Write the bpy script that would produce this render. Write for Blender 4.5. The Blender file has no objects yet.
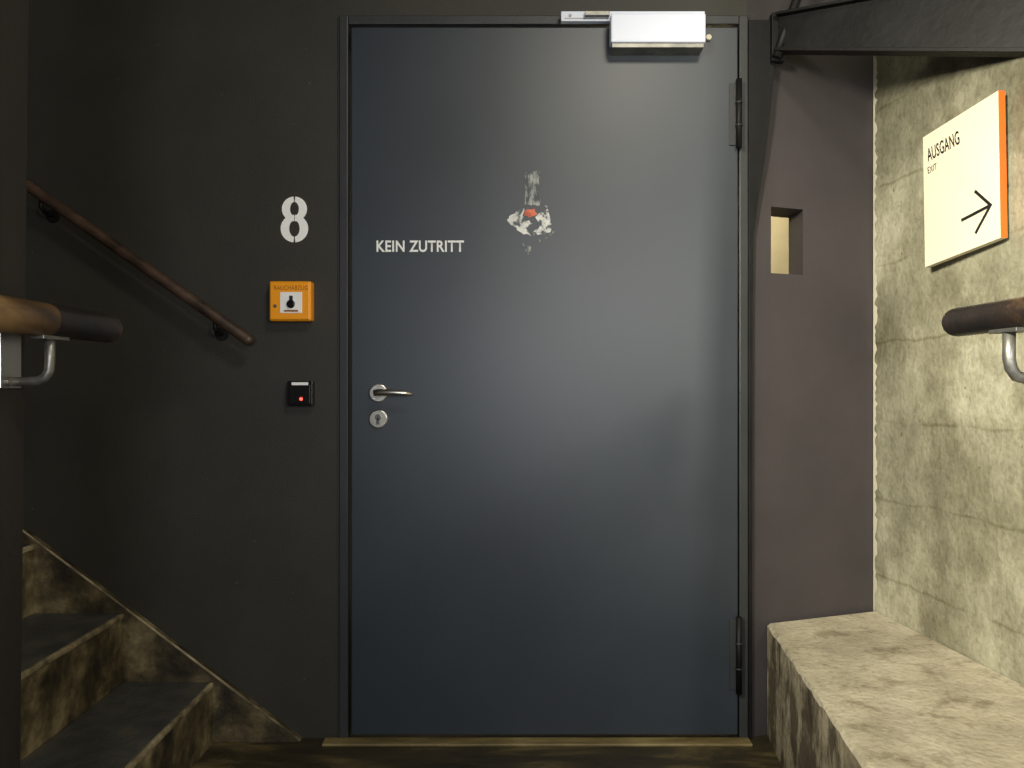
import bpy, bmesh, math, random
from mathutils import Vector, Matrix
random.seed(4)
S=340.0
CAMH=1.041; CD=2.2588
def W(px,py,y=0.0):
    d=CD+y
    return ((px-512)*d/768,CAMH+(384-py)*d/768)
scene=bpy.context.scene
try:
    scene.view_settings.view_transform='Standard'
except Exception: pass

# ---------------- materials ----------------
def newmat(name):
    m=bpy.data.materials.new(name); m.use_nodes=True
    return m,m.node_tree.nodes,m.node_tree.links,m.node_tree.nodes['Principled BSDF']
def plain(name,col,rough=.5,metal=0,emit=None,es=1,spec=.5):
    m,n,l,b=newmat(name)
    b.inputs['Base Color'].default_value=(*col,1); b.inputs['Roughness'].default_value=rough
    b.inputs['Metallic'].default_value=metal
    b.inputs['Specular IOR Level'].default_value=spec
    if emit:
        b.inputs['Emission Color'].default_value=(*emit,1); b.inputs['Emission Strength'].default_value=es
    return m
def noisy(name,stops,scale=6,detail=8,rough=(.5,.7),metal=0,bump=.1,bscale=60,scl=(1,1,1),dist=0,speck=None,spec=.5,bdist=.01):
    m,n,l,b=newmat(name)
    tc=n.new('ShaderNodeTexCoord'); mp=n.new('ShaderNodeMapping'); mp.inputs['Scale'].default_value=scl
    l.new(tc.outputs['Object'],mp.inputs['Vector'])
    t=n.new('ShaderNodeTexNoise'); t.inputs['Scale'].default_value=scale; t.inputs['Detail'].default_value=detail
    t.inputs['Roughness'].default_value=.62; t.inputs['Distortion'].default_value=dist
    l.new(mp.outputs[0],t.inputs['Vector'])
    r=n.new('ShaderNodeValToRGB'); e=r.color_ramp.elements
    while len(e)<len(stops): e.new(.5)
    for i,(p,c) in enumerate(stops): e[i].position=p; e[i].color=(*c,1)
    l.new(t.outputs['Fac'],r.inputs['Fac'])
    col=r.outputs['Color']
    t2=n.new('ShaderNodeTexNoise'); t2.inputs['Scale'].default_value=bscale; t2.inputs['Detail'].default_value=5
    l.new(tc.outputs['Object'],t2.inputs['Vector'])
    if speck:
        th,sc,c=speck
        t3=n.new('ShaderNodeTexNoise'); t3.inputs['Scale'].default_value=sc; t3.inputs['Detail'].default_value=2
        l.new(tc.outputs['Object'],t3.inputs['Vector'])
        r3=n.new('ShaderNodeValToRGB'); r3.color_ramp.elements[0].position=th; r3.color_ramp.elements[1].position=th+.03
        l.new(t3.outputs['Fac'],r3.inputs['Fac'])
        mx=n.new('ShaderNodeMixRGB'); l.new(r3.outputs['Color'],mx.inputs['Fac']); l.new(col,mx.inputs[1]); mx.inputs[2].default_value=(*c,1)
        col=mx.outputs[0]
    l.new(col,b.inputs['Base Color'])
    mr=n.new('ShaderNodeMapRange'); mr.inputs['To Min'].default_value=rough[0]; mr.inputs['To Max'].default_value=rough[1]
    l.new(t.outputs['Fac'],mr.inputs['Value']); l.new(mr.outputs[0],b.inputs['Roughness'])
    b.inputs['Metallic'].default_value=metal; b.inputs['Specular IOR Level'].default_value=spec
    if bump:
        bp=n.new('ShaderNodeBump'); bp.inputs['Strength'].default_value=bump; bp.inputs['Distance'].default_value=bdist
        l.new(t2.outputs['Fac'],bp.inputs['Height']); l.new(bp.outputs[0],b.inputs['Normal'])
    return m
M_wall=noisy('dark_wall_paint',[(.3,(.023,.0215,.016)),(.7,(.033,.031,.0235))],3.5,10,(.55,.65),bump=.2,bscale=200,speck=(.74,60,(.08,.07,.055)),bdist=.004)
M_wallr=noisy('dark_wall_paint_plum',[(.3,(.042,.036,.038)),(.7,(.056,.048,.050))],3.5,8,(.6,.7),bump=.2,bscale=200,bdist=.004)
M_door=noisy('door_paint_bluegrey',[(.3,(.017,.024,.033)),(.7,(.024,.033,.044))],2.4,8,(.41,.46),bump=.10,bscale=260,bdist=.0015,spec=.7,speck=(.77,40,(.06,.07,.075)))
M_frame=noisy('frame_paint',[(.3,(.022,.025,.027)),(.7,(.032,.034,.036))],5,6,(.45,.5),bump=.05)
M_steel=noisy('black_steel',[(.3,(.003,.003,.003)),(.7,(.008,.008,.008))],8,6,(.45,.6),bump=.1,bscale=40,spec=.25)
M_post=noisy('dark_brown_steel',[(.3,(.007,.006,.005)),(.7,(.018,.012,.009))],4,6,(.5,.7),bump=.1,scl=(1,1,.2))
M_rail=noisy('worn_rail_brown',[(.35,(.020,.012,.008)),(.5,(.055,.032,.021)),(.75,(.11,.068,.044))],11,8,(.35,.5),bump=.1,bscale=70)
M_rail2=noisy('worn_rail_black',[(.42,(.008,.007,.007)),(.56,(.018,.012,.009)),(.63,(.07,.042,.02)),(.75,(.22,.14,.06))],7,9,(.26,.40),bump=.1,bscale=70,scl=(1,.6,1),dist=.4)
M_wood=noisy('worn_rail_golden',[(.36,(.022,.013,.007)),(.50,(.11,.062,.026)),(.68,(.32,.20,.08))],9,9,(.28,.42),bump=.1,bscale=70,scl=(1,.4,1),dist=.3)
M_chrome=plain('brushed_steel',(.72,.68,.60),.28,1)
M_zinc=noisy('zinc_bracket',[(.3,(.12,.12,.11)),(.7,(.3,.29,.26))],20,4,(.35,.5),metal=.8,bump=.05)
M_white=plain('white_paint',(.92,.92,.90),.45)
M_num=plain('white_number_paint',(.95,.95,.93),.5)
M_whited=plain('white_closer',(.66,.71,.84),.4)
M_black=plain('black_plastic',(.008,.008,.009),.25)
M_orange=plain('orange_plastic',(.95,.36,.01),.4)
M_orange2=plain('orange_edge',(.95,.14,.015),.45)
M_cream=noisy('sign_cream',[(.3,(.80,.74,.55)),(.7,(.86,.80,.61))],3,3,(.45,.5),bump=0)
M_ink=plain('ink_black',(.012,.012,.012),.5)
M_brownink=plain('ink_brown',(.30,.10,.01),.5)
M_red=plain('led_red',(.8,.02,.02),.4,emit=(1,.05,.03),es=5)
M_sticker=noisy('torn_sticker',[(.42,(.06,.07,.08)),(.48,(.50,.51,.49)),(.7,(.78,.78,.75))],55,8,(.5,.6),bump=.05)
M_stickerdim=noisy('sticker_residue',[(.43,(.04,.05,.06)),(.52,(.22,.23,.22)),(.7,(.45,.45,.43))],60,8,(.5,.6),bump=.05,scl=(2,1,.6))
M_redst=noisy('red_sticker',[(.4,(.40,.06,.02)),(.6,(.65,.14,.06))],60,3,(.5,.5),bump=0)
M_tread=noisy('worn_slate_tread',[(.3,(.030,.031,.029)),(.55,(.060,.061,.055)),(.72,(.10,.09,.065)),(.85,(.20,.16,.09))],8,10,(.4,.6),bump=.3,bscale=60)
M_stair=noisy('stained_stair',[(.36,(.018,.013,.007)),(.47,(.050,.038,.017)),(.56,(.12,.092,.045)),(.72,(.30,.24,.125))],8,14,(.5,.7),bump=.35,bscale=50)
M_edge=noisy('worn_edge',[(.38,(.07,.055,.03)),(.55,(.26,.21,.12)),(.75,(.46,.39,.24))],12,9,(.5,.7),bump=.3,bscale=50)
M_floor=noisy('worn_floor',[(.3,(.016,.012,.007)),(.5,(.042,.033,.016)),(.68,(.15,.115,.045))],6,12,(.4,.6),bump=.2,bscale=60,dist=.5,scl=(.5,2,1))
M_sill=noisy('worn_sill',[(.3,(.08,.06,.025)),(.5,(.19,.145,.06)),(.68,(.34,.27,.12))],9,12,(.4,.6),bump=.2,bscale=60,scl=(.4,2,1))
M_back=noisy('concrete_plain',[(.3,(.45,.40,.26)),(.7,(.6,.54,.36))],4,8,(.7,.8))
M_ceil=noisy('ceiling_paint',[(.3,(.05,.045,.04)),(.7,(.07,.065,.055))],4,6,(.7,.8))

def concrete(name,lo,mid,hi,lines=True,stain=False,scale=1.7,patch=.5):
    m,n,l,b=newmat(name)
    tc=n.new('ShaderNodeTexCoord')
    t=n.new('ShaderNodeTexNoise'); t.inputs['Scale'].default_value=scale; t.inputs['Detail'].default_value=15; t.inputs['Roughness'].default_value=.66
    l.new(tc.outputs['Object'],t.inputs['Vector'])
    r=n.new('ShaderNodeValToRGB'); e=r.color_ramp.elements; e.new(.5)
    for i,(p,c) in enumerate([(.38,lo),(.5,mid),(.62,hi)]): e[i].position=p; e[i].color=(*c,1)
    l.new(t.outputs['Fac'],r.inputs['Fac']); col=r.outputs['Color']
    t2=n.new('ShaderNodeTexNoise'); t2.inputs['Scale'].default_value=70; t2.inputs['Detail'].default_value=8
    l.new(tc.outputs['Object'],t2.inputs['Vector'])
    def mul(col,src,p0,c0,p1,fac):
        r2=n.new('ShaderNodeValToRGB'); r2.color_ramp.elements[0].position=p0; r2.color_ramp.elements[0].color=(*c0,1); r2.color_ramp.elements[1].position=p1
        l.new(src,r2.inputs['Fac'])
        mx=n.new('ShaderNodeMixRGB'); mx.blend_type='MULTIPLY'; mx.inputs['Fac'].default_value=fac
        l.new(col,mx.inputs[1]); l.new(r2.outputs['Color'],mx.inputs[2]); return mx.outputs[0]
    def noise(sc,det,scl=(1,1,1),off=0):
        mp=n.new('ShaderNodeMapping'); mp.inputs['Scale'].default_value=scl; mp.inputs['Location'].default_value=(off,off,off); l.new(tc.outputs['Object'],mp.inputs['Vector'])
        q=n.new('ShaderNodeTexNoise'); q.inputs['Scale'].default_value=sc; q.inputs['Detail'].default_value=det; q.inputs['Roughness'].default_value=.68
        l.new(mp.outputs[0],q.inputs['Vector']); return q.outputs['Fac']
    col=mul(col,t2.outputs['Fac'],.38,(.7,.7,.68),.5,.5)
    col=mul(col,noise(7,14,off=3.1),.40,(.50,.48,.41),.56,patch)
    col=mul(col,noise(24,4),.27,(.35,.33,.26),.33,.8)
    h=t2.outputs['Fac']
    if lines:
        col=mul(col,noise(3,10,(1.6,1.6,.6),7.7),.40,(.50,.49,.42),.55,.75)
        sx=n.new('ShaderNodeSeparateXYZ'); l.new(tc.outputs['Object'],sx.inputs[0])
        ma=n.new('ShaderNodeMath'); ma.operation='MULTIPLY_ADD'; ma.inputs[1].default_value=.06; l.new(noise(4,8),ma.inputs[0]); l.new(sx.outputs['Z'],ma.inputs[2])
        mo=n.new('ShaderNodeMath'); mo.operation='PINGPONG'; mo.inputs[1].default_value=.12; l.new(ma.outputs[0],mo.inputs[0])
        mr=n.new('ShaderNodeMapRange'); mr.inputs['From Max'].default_value=.007; l.new(mo.outputs[0],mr.inputs['Value'])
        mm=n.new('ShaderNodeMath'); mm.operation='ADD'; l.new(mr.outputs[0],mm.inputs[0])
        mq=n.new('ShaderNodeMapRange'); mq.inputs['From Min'].default_value=.48; mq.inputs['From Max'].default_value=.62; l.new(noise(5,2,off=1.3),mq.inputs['Value'])
        l.new(mq.outputs[0],mm.inputs[1]); mm.use_clamp=True
        col=mul(col,mm.outputs[0],0,(.55,.53,.43),1,.75)
    else:
        col=mul(col,noise(11,10,off=5.5),.36,(.42,.38,.30),.46,.6)
    if stain:
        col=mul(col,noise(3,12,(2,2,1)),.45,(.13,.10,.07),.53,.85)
    l.new(col,b.inputs['Base Color']); b.inputs['Roughness'].default_value=.8
    bp=n.new('ShaderNodeBump'); bp.inputs['Strength'].default_value=.5; bp.inputs['Distance'].default_value=.006
    l.new(h,bp.inputs['Height'])
    bp2=n.new('ShaderNodeBump'); bp2.inputs['Strength'].default_value=.5; bp2.inputs['Distance'].default_value=.03
    l.new(t.outputs['Fac'],bp2.inputs['Height']); l.new(bp.outputs[0],bp2.inputs['Normal']); l.new(bp2.outputs[0],b.inputs['Normal'])
    return m
M_conc=concrete('raw_concrete_wall',(.215,.205,.138),(.34,.328,.232),(.52,.50,.375))
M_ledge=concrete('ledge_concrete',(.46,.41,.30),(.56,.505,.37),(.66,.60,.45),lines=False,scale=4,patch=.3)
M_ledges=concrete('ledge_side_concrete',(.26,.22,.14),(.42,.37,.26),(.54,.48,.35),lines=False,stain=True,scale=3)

# ---------------- mesh helpers ----------------
def link(o,parent=None):
    bpy.context.collection.objects.link(o)
    if parent: o.parent=parent
    return o
def empty(name,loc=(0,0,0)):
    o=bpy.data.objects.new(name,None); o.empty_display_size=.1; return link(o)
def mesh(name,verts,faces,mats,parent=None,bevel=0,smooth=False,fm=None,seg=2):
    me=bpy.data.meshes.new(name); me.from_pydata([tuple(v) for v in verts],[],faces); 
    if not isinstance(mats,(list,tuple)): mats=[mats]
    for m in mats: me.materials.append(m)
    if fm:
        for p,i in zip(me.polygons,fm): p.material_index=i
    bm=bmesh.new(); bm.from_mesh(me); bmesh.ops.recalc_face_normals(bm,faces=bm.faces); bm.to_mesh(me); bm.free()
    o=bpy.data.objects.new(name,me); link(o,parent)
    if bevel:
        b=o.modifiers.new('bevel','BEVEL'); b.width=bevel; b.segments=seg; b.limit_method='ANGLE'
    if smooth:
        for p in me.polygons: p.use_smooth=True
    return o
def boxvf(x0,x1,y0,y1,z0,z1,off=0):
    v=[(x,y,z) for x in(x0,x1) for y in(y0,y1) for z in(z0,z1)]
    f=[(0,1,3,2),(4,6,7,5),(0,4,5,1),(2,3,7,6),(0,2,6,4),(1,5,7,3)]
    return v,[tuple(i+off for i in q) for q in f]
def box(name,x0,x1,y0,y1,z0,z1,mat,parent=None,bevel=0,seg=2):
    v,f=boxvf(x0,x1,y0,y1,z0,z1); return mesh(name,v,f,mat,parent,bevel,seg=seg)
def boxes(name,lst,mat,parent=None,bevel=0):
    V=[];F=[]
    for b in lst:
        v,f=boxvf(*b,off=len(V)); V+=v;F+=f
    return mesh(name,V,F,mat,parent,bevel)
def prism(name,poly,y0,y1,mat,parent=None,bevel=0,smooth=False):
    n=len(poly)
    v=[(x,y0,z) for x,z in poly]+[(x,y1,z) for x,z in poly]
    f=[tuple(range(n)),tuple(range(2*n-1,n-1,-1))]+[(i,(i+1)%n,n+(i+1)%n,n+i) for i in range(n)]
    return mesh(name,v,f,mat,parent,bevel)
def tube(name,pts,r,mat,parent=None,cap=True,seg=20,radii=None,sx=1.0):
    pts=[Vector(p) for p in pts]; V=[];F=[]
    n=len(pts); prev=None
    for i,p in enumerate(pts):
        d=(pts[min(i+1,n-1)]-pts[max(i-1,0)]).normalized()
        if prev is None:
            a=Vector((0,0,1)) if abs(d.z)<.9 else Vector((1,0,0))
            u=d.cross(a).normalized()
        else: u=(prev-d*prev.dot(d)).normalized()
        prev=u; w=d.cross(u)
        rr=radii[i] if radii else r
        for k in range(seg):
            t=2*math.pi*k/seg; V.append(p+u*math.cos(t)*rr*sx+w*math.sin(t)*rr)
    for i in range(n-1):
        for k in range(seg):
            k2=(k+1)%seg; F.append((i*seg+k,i*seg+k2,(i+1)*seg+k2,(i+1)*seg+k))
    if cap:
        F.append(tuple(range(seg))[::-1]); F.append(tuple((n-1)*seg+k for k in range(seg)))
    o=mesh(name,V,F,mat,parent,smooth=True)
    if cap:
        for p in o.data.polygons[-2:]: p.use_smooth=False
    return o
def capped(p0,p1,r,n=6):
    p0=Vector(p0);p1=Vector(p1);d=(p1-p0).normalized();P=[];R=[]
    for i in range(n+1):
        t=math.pi/2*i/n; P.append(p0+d*r*(1-math.cos(t))); R.append(max(r*math.sin(t),r*.02))
    for i in range(n,-1,-1):
        t=math.pi/2*i/n; P.append(p1-d*r*(1-math.cos(t))); R.append(max(r*math.sin(t),r*.02))
    return P,R
def disc(name,x,z,y0,y1,r,mat,parent=None,bevel=.001,seg=40,rx=None):
    poly=[(x+(rx or r)*math.cos(2*math.pi*k/seg),z+r*math.sin(2*math.pi*k/seg)) for k in range(seg)]
    return prism(name,poly,y0,y1,mat,parent,bevel)
def text(name,s,height,mat,parent,origin,xdir,normal,offset=0,sx=1,width=None,ext=.0004):
    c=bpy.data.curves.new(name,'FONT'); c.body=s; c.size=1; c.offset=offset; c.resolution_u=6; c.space_character=1.05
    o=bpy.data.objects.new(name+'_t',c); bpy.context.collection.objects.link(o)
    dg=bpy.context.evaluated_depsgraph_get(); me=bpy.data.meshes.new_from_object(o.evaluated_get(dg))
    bpy.data.objects.remove(o)
    xs=[v.co.x for v in me.vertices]; ys=[v.co.y for v in me.vertices]
    x0,x1,y0,y1=min(xs),max(xs),min(ys),max(ys)
    k=height/(y1-y0); kx=(width/(x1-x0)) if width else k
    X=Vector(xdir).normalized(); N=Vector(normal).normalized(); U=N.cross(X).normalized()
    O=Vector(origin)
    for v in me.vertices:
        v.co=O+X*((v.co.x-x0)*kx)+U*((v.co.y-y0)*k)
    me.materials.clear(); me.materials.append(mat); me.name=name
    ob=bpy.data.objects.new(name,me); link(ob,parent)
    return ob

# ---------------- shell ----------------
dx0,dz1=W(340,17); dx1,_=W(747,0)
H=3.0
boxes('wall_back',[(-2.6,dx0,0,.25,0,H),(dx0,dx1,0,.25,dz1,H)],M_wall)
A=Vector((dx1,0,0)); B=Vector((1.1375,.16,0)); D=(B-A); L=D.length; D.normalize(); Nn=Vector((0,1,0))
def along(px):
    k=(px-512)/768.0
    return (k*CD-A.x)/(D.x-k*D.y)
t0,t1=along(771),along(803)
def zat(px,py):
    t=along(px); d=t*D.y+CD; return CAMH+(384-py)*d/768
sz0,sz1=zat(787,274),zat(787,208)
V=[];F=[]
def wseg(ta,tb,z0,z1,th=.12):
    o=len(V)
    for t in(ta,tb):
        for s in(0,th):
            for z in(z0,z1): V.append(A+D*t+Nn*s+Vector((0,0,z)))
    for q in[(0,1,3,2),(4,6,7,5),(0,4,5,1),(2,3,7,6),(0,2,6,4),(1,5,7,3)]: F.append(tuple(i+o for i in q))
wseg(0,t0,0,H); wseg(t1,L,0,H); wseg(t0,t1,0,sz0); wseg(t0,t1,sz1,H)
mesh('wall_back_right',V,F,M_wallr)
sl=.114
def rwx(y): return 1.1375+sl*(.16-y)
mesh('wall_right',[(rwx(.16),.16,0),(rwx(-4.2),-4.2,0),(rwx(-4.2)+.2,-4.2,0),(rwx(.16)+.2,.16,0),
                   (rwx(.16),.16,H),(rwx(-4.2),-4.2,H),(rwx(-4.2)+.2,-4.2,H),(rwx(.16)+.2,.16,H)],
     [(0,1,2,3),(4,5,6,7),(0,1,5,4),(1,2,6,5),(2,3,7,6),(3,0,4,7)],M_conc)
zz=.331
V=[];F=[]
while zz<2.9:
    w=random.uniform(.003,.012); V+= [(rwx(.157)-.0015,.1565,zz),(rwx(.157-w*2)-.0015,.157-w*2,zz)]; zz+=.012
for i in range(len(V)//2-1): F.append((2*i,2*i+1,2*i+3,2*i+2))
mesh('trim_plaster_edge',V,F,plain('pale_plaster',(.62,.58,.45),.8))
box('wall_left',-2.8,-2.6,-4.2,.25,0,H,M_wall)
box('wall_front',-2.8,1.9,-4.4,-4.2,0,H,M_back)
box('floor',-2.8,1.9,-4.4,1.3,-.1,0,M_floor)
box('ceiling',-2.8,1.9,-4.4,1.3,H,H+.1,M_ceil)
box('wall_passage',.3,1.9,1.2,1.3,0,H,M_back)

# ---------------- door ----------------
door=empty('door_1')
lx0,lx1=W(351,0,-.024)[0],W(738,0,-.024)[0]; lz1=W(0,27,-.024)[1]; lz0=W(0,735,-.024)[1]
fr=[(dx0,dx0+.026,-.012,.06,0,dz1),(dx1-.026,dx1,-.012,.06,0,dz1),(dx0+.026,dx1-.026,-.012,.06,dz1-.026,dz1)]
boxes('frame',fr,M_frame,door,.003)
box('leaf',lx0,lx1,-.024,.03,max(lz0,.011),lz1,M_door,door,.003)
box('threshold',dx0-.04,dx1,-.055,-.012,0,.008,M_sill,door,.002)
box('frame_fold',dx0-.004,dx0,-.006,0,0,dz1,M_frame,door)
YH=-.034
hx,hz=W(378,393,YH)
disc('handle_rosette',hx,hz,-.034,-.024,.027,M_chrome,door,.003)
tube('handle_neck',[(hx,-.034,hz),(hx,-.07,hz)],.010,M_chrome,door)
e=W(412,393,-.074)
P=[(hx-.004,-.072,hz+.001),(hx+.01,-.075,hz+.002),(hx+.05,-.076,hz+.002),(hx+.08,-.076,hz),(e[0],-.074,hz-.003)]
tube('handle_lever',P,.008,M_chrome,door,radii=[.009,.010,.0085,.007,.0045])
kx,kz=W(378,419,YH)
disc('lock_rosette',kx,kz,-.034,-.024,.027,M_chrome,door,.003)
disc('lock_cylinder',kx,kz+.005,-.037,-.033,.009,M_zinc,door,.001)
box('lock_cylinder_body',kx-.005,kx+.005,-.037,-.033,kz-.016,kz+.002,M_zinc,door,.001)
box('keyhole',kx-.001,kx+.001,-.0376,-.036,kz-.002,kz+.010,M_black,door)
YD=-.0246
x,z=W(376.5,252,YD); x2,_=W(464,252,YD)
text('lettering',"KEIN ZUTRITT",.0335,M_white,door,(x,YD,z),(1,0,0),(0,-1,0),offset=.022,width=x2-x)
def ragged(name,pts,mat,j=1.6,y=-.0247):
    poly=[]
    n=len(pts)
    for i in range(n):
        a=pts[i];b=pts[(i+1)%n]
        m=max(2,int(math.dist(a,b)/2.5))
        for k in range(m):
            t=k/m; poly.append(W(a[0]+(b[0]-a[0])*t+random.uniform(-j,j),a[1]+(b[1]-a[1])*t+random.uniform(-j,j),y))
    v=[(p[0],y,p[1]) for p in poly]
    return mesh(name,v,[tuple(range(len(v)))],mat,door)
ragged('sticker_strip',[(525,172),(539,170),(540,184),(536,189),(541,196),(539,206),(525,204),(526,190)],M_stickerdim,1.0)
ragged('sticker_left',[(506,219),(520,208),(524,209),(522,216),(533,224),(525,228),(531,236),(520,233),(513,226)],M_sticker,1.2)
ragged('sticker_right',[(536,218),(547,208),(551,222),(552,230),(543,236),(533,232),(539,226)],M_sticker,1.2)
ragged('sticker_tail',[(522,243),(532,247),(530,255),(524,250)],M_stickerdim,1)
ragged('sticker_red',[(525,210),(535,209),(537,214),(530,217),(525,215)],M_redst,.8,-.0250)
for i in range(9):
    a=random.uniform(508,552);b=random.uniform(200,250)
    ragged('sticker_fleck_%d'%i,[(a,b),(a+3,b+1),(a+1,b+3)],M_stickerdim,.5,-.02465)
for i in range(4):
    a=random.gauss(388,10);b=random.uniform(350,388)
    ragged('scuff_%d'%i,[(a,b),(a+random.uniform(.6,1.5),b+.5),(a+.6,b+1.2)],M_stickerdim,.2,-.02465)
for nm,pz0,pz1 in(('hinge_upper',148,79),('hinge_lower',694,617)):
    x,_=W(739,0,-.034); z0=W(0,pz0,-.034)[1]; z1=W(0,pz1,-.034)[1]
    boxes(nm+'_plate',[(x-.026,x-.004,-.028,-.024,z0+.01,z1-.01)],M_frame,door,.001)
    tube(nm+'_barrel',[(x,-.034,z0),(x,-.034,z1)],.0085,M_steel,door)
    for k in(.33,.66):
        zz=z0+(z1-z0)*k; tube(nm+'_ring_%d'%int(k*100),[(x,-.034,zz-.002),(x,-.034,zz+.002)],.0105,M_frame,door)

# ---------------- door closer ----------------
dc=empty('door_closer')
a,b=W(561,11,-.045),W(705,21,-.045)
box('slide_rail',a[0],b[0],-.045,-.0245,b[1],a[1],M_whited,dc,.002)
box('rail_groove',a[0]+.01,b[0]-.01,-.046,-.0445,b[1]+.006,b[1]+.009,M_zinc,dc)
a,b=W(611,13,-.085),W(706,42,-.085)
box('body',a[0],b[0],-.085,-.0465,b[1],a[1],M_whited,dc,.004)
box('body_foot',a[0]+.004,b[0]-.004,-.078,-.0245,b[1]-.012,b[1],M_zinc,dc,.001)
box('arm',W(583,0)[0],a[0],-.062,-.048,W(0,25)[1],W(0,21)[1],M_zinc,dc,.001)
disc('slide_screw',W(569,0)[0],W(0,15.5,-.045)[1],-.048,-.045,.004,M_zinc,dc,0)
disc('adjust_screw',W(706,0)[0],W(0,42)[1],-.034,-.0245,.008,M_cream,dc,.001)

# ---------------- stencilled 8 ----------------
num=empty('stencilled_number')
def arcband(name,cx,cy,rx,ry,th,a0,a1,n=22,tv=.66):
    V=[];F=[]
    for i in range(n+1):
        t=math.radians(a0+(a1-a0)*i/n)
        for k in(0,1):
            px=cx+(rx-k*th)*math.cos(t); py=cy-(ry-k*th*tv)*math.sin(t)
            x,z=W(px,py); V.append((x,-.0007-.0002*(cy>215),z))
    for i in range(n): F.append((2*i,2*i+1,2*i+3,2*i+2))
    return mesh(name,V,F,M_num,num)
cx=294.5
arcband('upper_right',cx,209.0,12.6,12.4,8.2,-88,86); arcband('upper_left',cx,209.0,12.6,12.4,8.2,94,268)
arcband('lower_right',cx,228.6,13.8,13.8,8.6,-86,88); arcband('lower_left',cx,228.6,13.8,13.8,8.6,92,266)

# ---------------- call point ----------------
cp=empty('smoke_vent_call_point')
a,b=W(269,281,-.04),W(311,321,-.04)
box('housing',a[0],b[0],-.04,0,b[1],a[1],M_orange,cp,.006,3)
box('cover_frame',a[0]+.004,b[0]-.004,-.044,-.039,b[1]+.004,a[1]-.004,M_orange,cp,.003)
a2,b2=W(280,292,-.045),W(302,313,-.045)
box('window',a2[0],b2[0],-.0455,-.043,b2[1],a2[1],M_white,cp,.001)
c=W(291,304,-.046)
disc('button',c[0],c[1],-.052,-.0455,.012,M_black,cp,.002)
box('figure_upper',c[0]-.005,c[0]+.005,-.047,-.0455,c[1]+.010,c[1]+.024,M_ink,cp)
box('glass_label',c[0]-.02,c[0]+.02,-.047,-.0455,c[1]-.022,c[1]-.017,M_brownink,cp)
t=W(274,290,-.045); text('label',"RAUCHABZUG",.013,M_brownink,cp,(t[0],-.0446,t[1]),(1,0,0),(0,-1,0),width=33/S)
k=W(275,306,-.045); disc('key_slot',k[0],k[1],-.0455,-.044,.005,M_chrome,cp,0)

# ---------------- wall switch ----------------
ks=empty('wall_switch')
a,b=W(287,381,-.03),W(312.5,406,-.03)
box('housing',a[0],b[0],-.03,0,b[1],a[1],M_black,ks,.003)
box('rocker',a[0]+.006,b[0]-.006,-.034,-.03,b[1]+.006,a[1]-.012,M_black,ks,.002)
c=W(300,384,-.03); box('label',c[0]-.024,c[0]+.024,-.0312,-.0298,c[1]-.005,c[1]+.005,M_white,ks)
c=W(301,399,-.035); disc('led',c[0],c[1],-.0355,-.034,.0045,M_red,ks,0)

# ---------------- stairs up to the left ----------------
st=empty('staircase')
run=88/S; rise=.200
nx,nz=W(213,682,-.03)
yf=-1.05
for i in range(8):
    xr=nx-run*i; zt=nz+rise*i
    if xr-run<-2.6: break
    box('step_block_%d'%(i+1),xr-run-.02,xr,yf,-.03,max(0,zt-rise) if i else 0,zt-.012,M_stair,st)
    box('tread_%d'%(i+1),xr-run,xr-.010,yf,-.03,zt-.012,zt,M_tread,st,.002)
    box('nosing_%d'%(i+1),xr-.010,xr+.003,yf,-.03,zt-.016,zt+.0005,M_edge,st,.005,3)
    if i>0: box('step_core_%d'%(i+1),xr-run-.02,xr-.02,yf+.01,-.03,0,max(.01,zt-rise-.001),M_stair,st)
s0=W(300,741,-.03);s1=W(22,531,-.03); m=(s1[1]-s0[1])/(s1[0]-s0[0])
xe=-2.58
prism('wall_skirting',[(s0[0],0.0),(s0[0],.004),(xe,s0[1]+m*(xe-s0[0])),(xe,0)],-.03,-.001,M_stair,st,.002)
tube('skirting_edge',[(s0[0],-.028,s0[1]+.001),(xe,-.028,s0[1]+m*(xe-s0[0])+.001)],.0035,M_edge,st,seg=8)

# ---------------- ledge on the right ----------------
hl=.331
le=[(.757,.005),(.64,-.95),(.60,-1.9),(rwx(-1.9)-.002,-1.9),(rwx(.15)-.002,.14)]
tA=(.757-A.x)/D.x; yb=A.y+tA*D.y-.004
le[0]=(.757,yb); le[4]=(rwx(.14)-.004,.14)
chip=[]
for (p,q) in((le[0],le[1]),(le[1],le[2])):
    k=40
    for i in range(k):
        t=i/k; chip.append((p[0]+(q[0]-p[0])*t,p[1]+(q[1]-p[1])*t))
le=chip+le[2:]
n=len(le)
V=[(x,y,0) for x,y in le]+[(x,y,hl-random.uniform(.004,.012)) for x,y in le]
m2=[]; w=.008
for j,(x,y) in enumerate(le):
    w=min(.016,max(.003,w+random.uniform(-.003,.003)))
    m2.append((x+(w if j<80 else 0),y))
V+=[(x,y,hl) for x,y in m2]
F=[tuple(range(n)),tuple(range(2*n,3*n))]+[(i,(i+1)%n,n+(i+1)%n,n+i) for i in range(n)]+[(n+i,n+(i+1)%n,2*n+(i+1)%n,2*n+i) for i in range(n)]
mesh('concrete_ledge',V,F,[M_ledges,M_ledge],None,0,fm=[0,1]+[0]*n+[1]*n)

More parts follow.
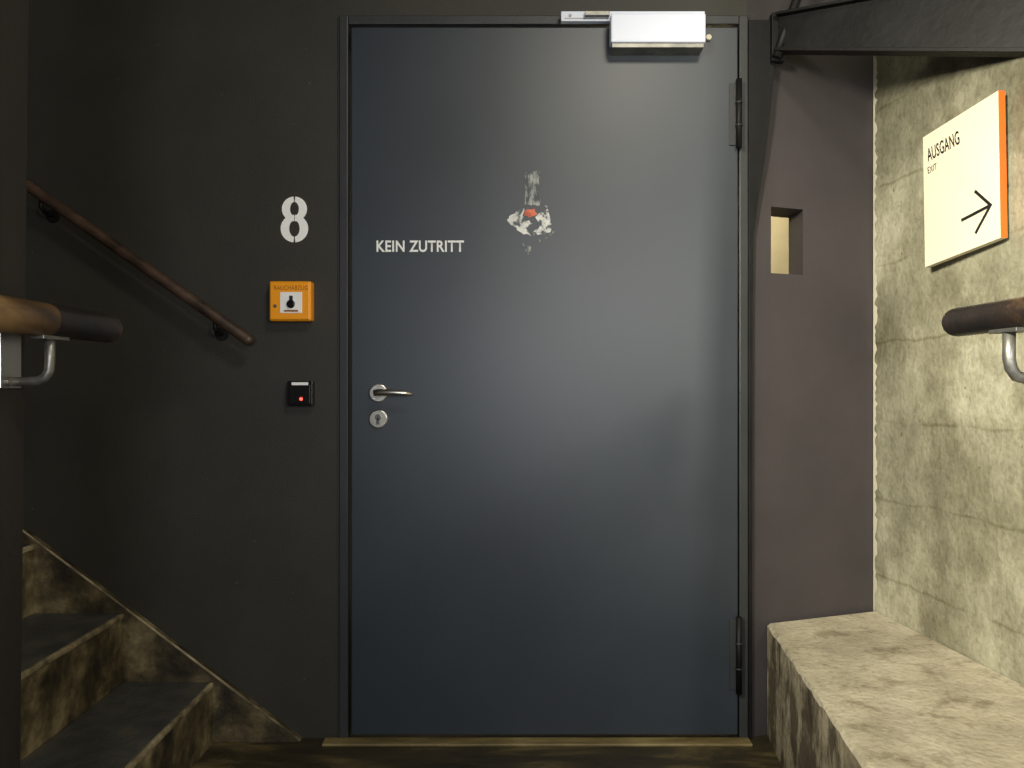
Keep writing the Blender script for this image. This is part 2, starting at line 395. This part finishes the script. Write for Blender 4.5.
# ---------------- exit sign ----------------
sg=empty('exit_sign')
ft,fb,nt,nb=Vector((1.122,-.162,1.714)),Vector((1.128,-.162,1.360)),Vector((1.166,-.417,1.745)),Vector((1.172,-.417,1.392))
U=(ft-fb).normalized(); Xd=(nt-ft).normalized(); N=Xd.cross(U).normalized()
if N.x>0: N=-N
th=.019
P=[ft,fb,nb,nt]; V=P+[p-N*th for p in P]
F=[(0,1,2,3),(4,5,6,7),(0,1,5,4),(1,2,6,5),(2,3,7,6),(3,0,4,7)]
mesh('panel',V,F,[M_cream,M_orange2],sg,fm=[0,0,0,0,1,0])
for (a,b) in((.2,.2),(.8,.2),(.2,.8),(.8,.8)):
    p=fb+(nb-fb)*a+(ft-fb)*b-N*th
    tube('spacer_%d%d'%(a*10,b*10),[p,Vector((rwx(p.y)-.001,p.y,p.z))],.007,M_chrome,sg)
wv=nt-ft; hv=ft-fb
def sp(a,b,e=.0008): return fb+wv*a+hv*b+N*e
text('text_ausgang',"AUSGANG",.036,M_ink,sg,sp(.07,.79),wv,N,offset=.015,width=.45*wv.length)
text('text_exit',"EXIT",.017,M_ink,sg,sp(.07,.70),wv,N,offset=.004,width=.13*wv.length)
def bar(name,p,q,w):
    p=Vector(p);q=Vector(q);d=(q-p).normalized();s=d.cross(N).normalized()*w/2
    mesh(name,[p+s,q+s,q-s,p-s],[(0,1,2,3)],M_ink,sg)
tip=sp(.88,.25)
bar('arrow_shaft',sp(.52,.235),tip,.008); bar('arrow_head_up',sp(.70,.40),sp(.90,.245,.001),.008); bar('arrow_head_down',sp(.70,.10),sp(.90,.258,.001),.008)

# ---------------- handrails ----------------
h1=empty('handrail')
def onplane(px,py,y):
    x,z=W(px,py,y); return (x,y,z)
p0=Vector(onplane(253,343,-.07)); p1=Vector(onplane(30,187,-.07)); dd=p1-p0
P,R=capped(p0,p0+dd*2.0,.016); tube('rail',P,.016,M_rail,h1,radii=R)
for t in(.17,.95,1.7):
    q=p0+dd*t
    tube('bracket_%d'%(t*100),[q+Vector((0,0,-.014)),q+Vector((0,.0,-.035)),q+Vector((-.003,.02,-.045)),q+Vector((-.006,.068,-.046))],.006,M_steel,h1)
    disc('bracket_plate_%d'%(t*100),q.x-.006,q.z-.046,-.006,-.0005,.02,M_steel,h1)

def near_rail(name,x,z,yend,m,ysplit=None):
    h=empty(name)
    P,R=capped((x,yend,z),(x,-3.4,z),.0225)
    tube('rail',P,.0225,m,h,radii=R,seg=28)
    if ysplit:
        tube('worn_section',[(x,ysplit,z),(x,ysplit-.004,z),(x,-3.3,z)],.0235,M_wood,h,seg=28,radii=[.0226,.0232,.0232])
    return h
def leanpost(x0,x1,y0,y1,z0,lean):
    V=[]
    for x in(x0,x1):
        for y in(y0,y1):
            for z in(z0,H): V.append((x+lean*(z-CAMH),y,z))
    return mesh('steel_post',V,[(0,1,3,2),(4,6,7,5),(0,4,5,1),(2,3,7,6),(0,2,6,4),(1,5,7,3)],M_post,None,.003)
leanpost(-.80,-.693,-1.27,-1.165,0,.011)
h2=near_rail('handrail',-.634,1.128,-1.035,M_rail2,-1.215)
by=-1.205
tube('bracket_rod',[(-.634,by,1.107),(-.634,by,1.075),(-.635,by,1.060),(-.640,by,1.050),(-.650,by,1.045),(-.67,by,1.044),(-.690,by,1.044)],.0065,M_zinc,h2)
box('bracket_plate',-.691,-.687,by-.022,by+.022,1.035,1.115,M_chrome,h2,.001)
box('bracket_saddle',-.644,-.624,by-.03,by+.03,1.1015,1.107,M_zinc,h2,.001)
leanpost(.770,.872,-1.27,-1.165,hl+.001,.03)  # unseen post for the rail bracket, leaned to cast a shadow on the door
h3=near_rail('handrail',.692,1.137,-1.045,M_rail2)
tube('bracket_rod',[(.682,by,1.115),(.682,by,1.075),(.685,by,1.062),(.692,by,1.052),(.706,by,1.048),(.77,by,1.048)],.008,M_zinc,h3)
box('bracket_plate',.765,.770,by-.022,by+.022,1.02,1.10,M_chrome,h3,.001)
box('bracket_saddle',.672,.702,by-.03,by+.03,1.1115,1.117,M_zinc,h3,.001)

# ---------------- steel beam upper right ----------------
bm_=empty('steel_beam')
def beamsec(name,za,zb,yo0,yo1):
    s=Vector((.775,-.03,0)); e=Vector((1.212,-.475,0)); d=(e-s).normalized(); nrm=Vector((d.y,-d.x,0))
    if nrm.y>0: nrm=-nrm
    V=[]
    for pt,i in((s,0),(e,1)):
        for o in(yo0,yo1):
            for z in(za[i],zb[i]): V.append(pt+nrm*o+Vector((0,0,z)))
    mesh(name,V,[(0,1,3,2),(4,6,7,5),(0,4,5,1),(2,3,7,6),(0,2,6,4),(1,5,7,3)],M_steel,bm_,.001)
beamsec('web',(2.012,1.815),(2.105,2.00),-.004,.004)
beamsec('bottom_flange',(2.002,1.805),(2.012,1.815),-.02,.025)
beamsec('top_flange',(2.105,1.998),(2.113,2.006),-.02,.025)
tube('hanger',[(.765,-.035,1.985),(.80,-.035,2.09),(1.05,-.035,2.75),(1.1,-.035,2.99)],.013,M_steel,bm_)
box('wall_plate',.755,.795,-.03,-.003,1.98,2.12,M_steel,bm_,.002)
# dark plate tapering along a curve beside the door frame, narrow strip below
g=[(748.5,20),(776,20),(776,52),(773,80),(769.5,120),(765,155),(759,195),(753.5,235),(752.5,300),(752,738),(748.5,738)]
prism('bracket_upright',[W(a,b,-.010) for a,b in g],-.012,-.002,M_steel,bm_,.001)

# ---------------- lamps ----------------
def area(name,loc,target,size,sy,energy,col,spread=180,sf=1):
    l=bpy.data.lights.new(name,'AREA'); l.shape='RECTANGLE'; l.size=size; l.size_y=sy; l.energy=energy; l.color=col
    l.spread=math.radians(spread); l.specular_factor=sf
    o=bpy.data.objects.new(name,l); link(o); o.location=loc
    d=Vector(target)-Vector(loc); o.rotation_euler=d.to_track_quat('-Z','Y').to_euler(); return o
area('ceiling_lamp',(.62,-1.9,2.75),(.5,-.2,.8),.5,.3,19,(1,.93,.78))
area('wall_lamp',(-1.0,-2.6,1.95),(1.35,-.75,1.25),.35,.4,30,(1,.93,.76),62)  # added fill aimed at the right concrete wall, not an actual fixture
area('corridor_lamp',(.10,-3.4,1.15),(.1,0,1.0),.5,.5,20,(.86,.92,1))
area('corridor_lamp',(1.13,-3.4,1.6),(.6,0,1.2),.14,.4,24,(1,.95,.9),180,.3)  # added light behind the camera, placed so the right post shades the door
area('passage_lamp',(.7,.8,1.9),(1.1,1.2,1.5),.4,.4,10,(1,.88,.64))
w=bpy.data.worlds.new('world'); scene.world=w; w.use_nodes=True
w.node_tree.nodes['Background'].inputs[0].default_value=(.9,.85,.75,1); w.node_tree.nodes['Background'].inputs[1].default_value=.1

# ---------------- camera ----------------
c=bpy.data.cameras.new('camera'); c.lens=27; c.sensor_width=36; c.clip_start=.02
co=bpy.data.objects.new('camera',c); link(co); co.location=(0,-CD,CAMH); co.rotation_euler=(math.radians(90),0,0)
scene.camera=co
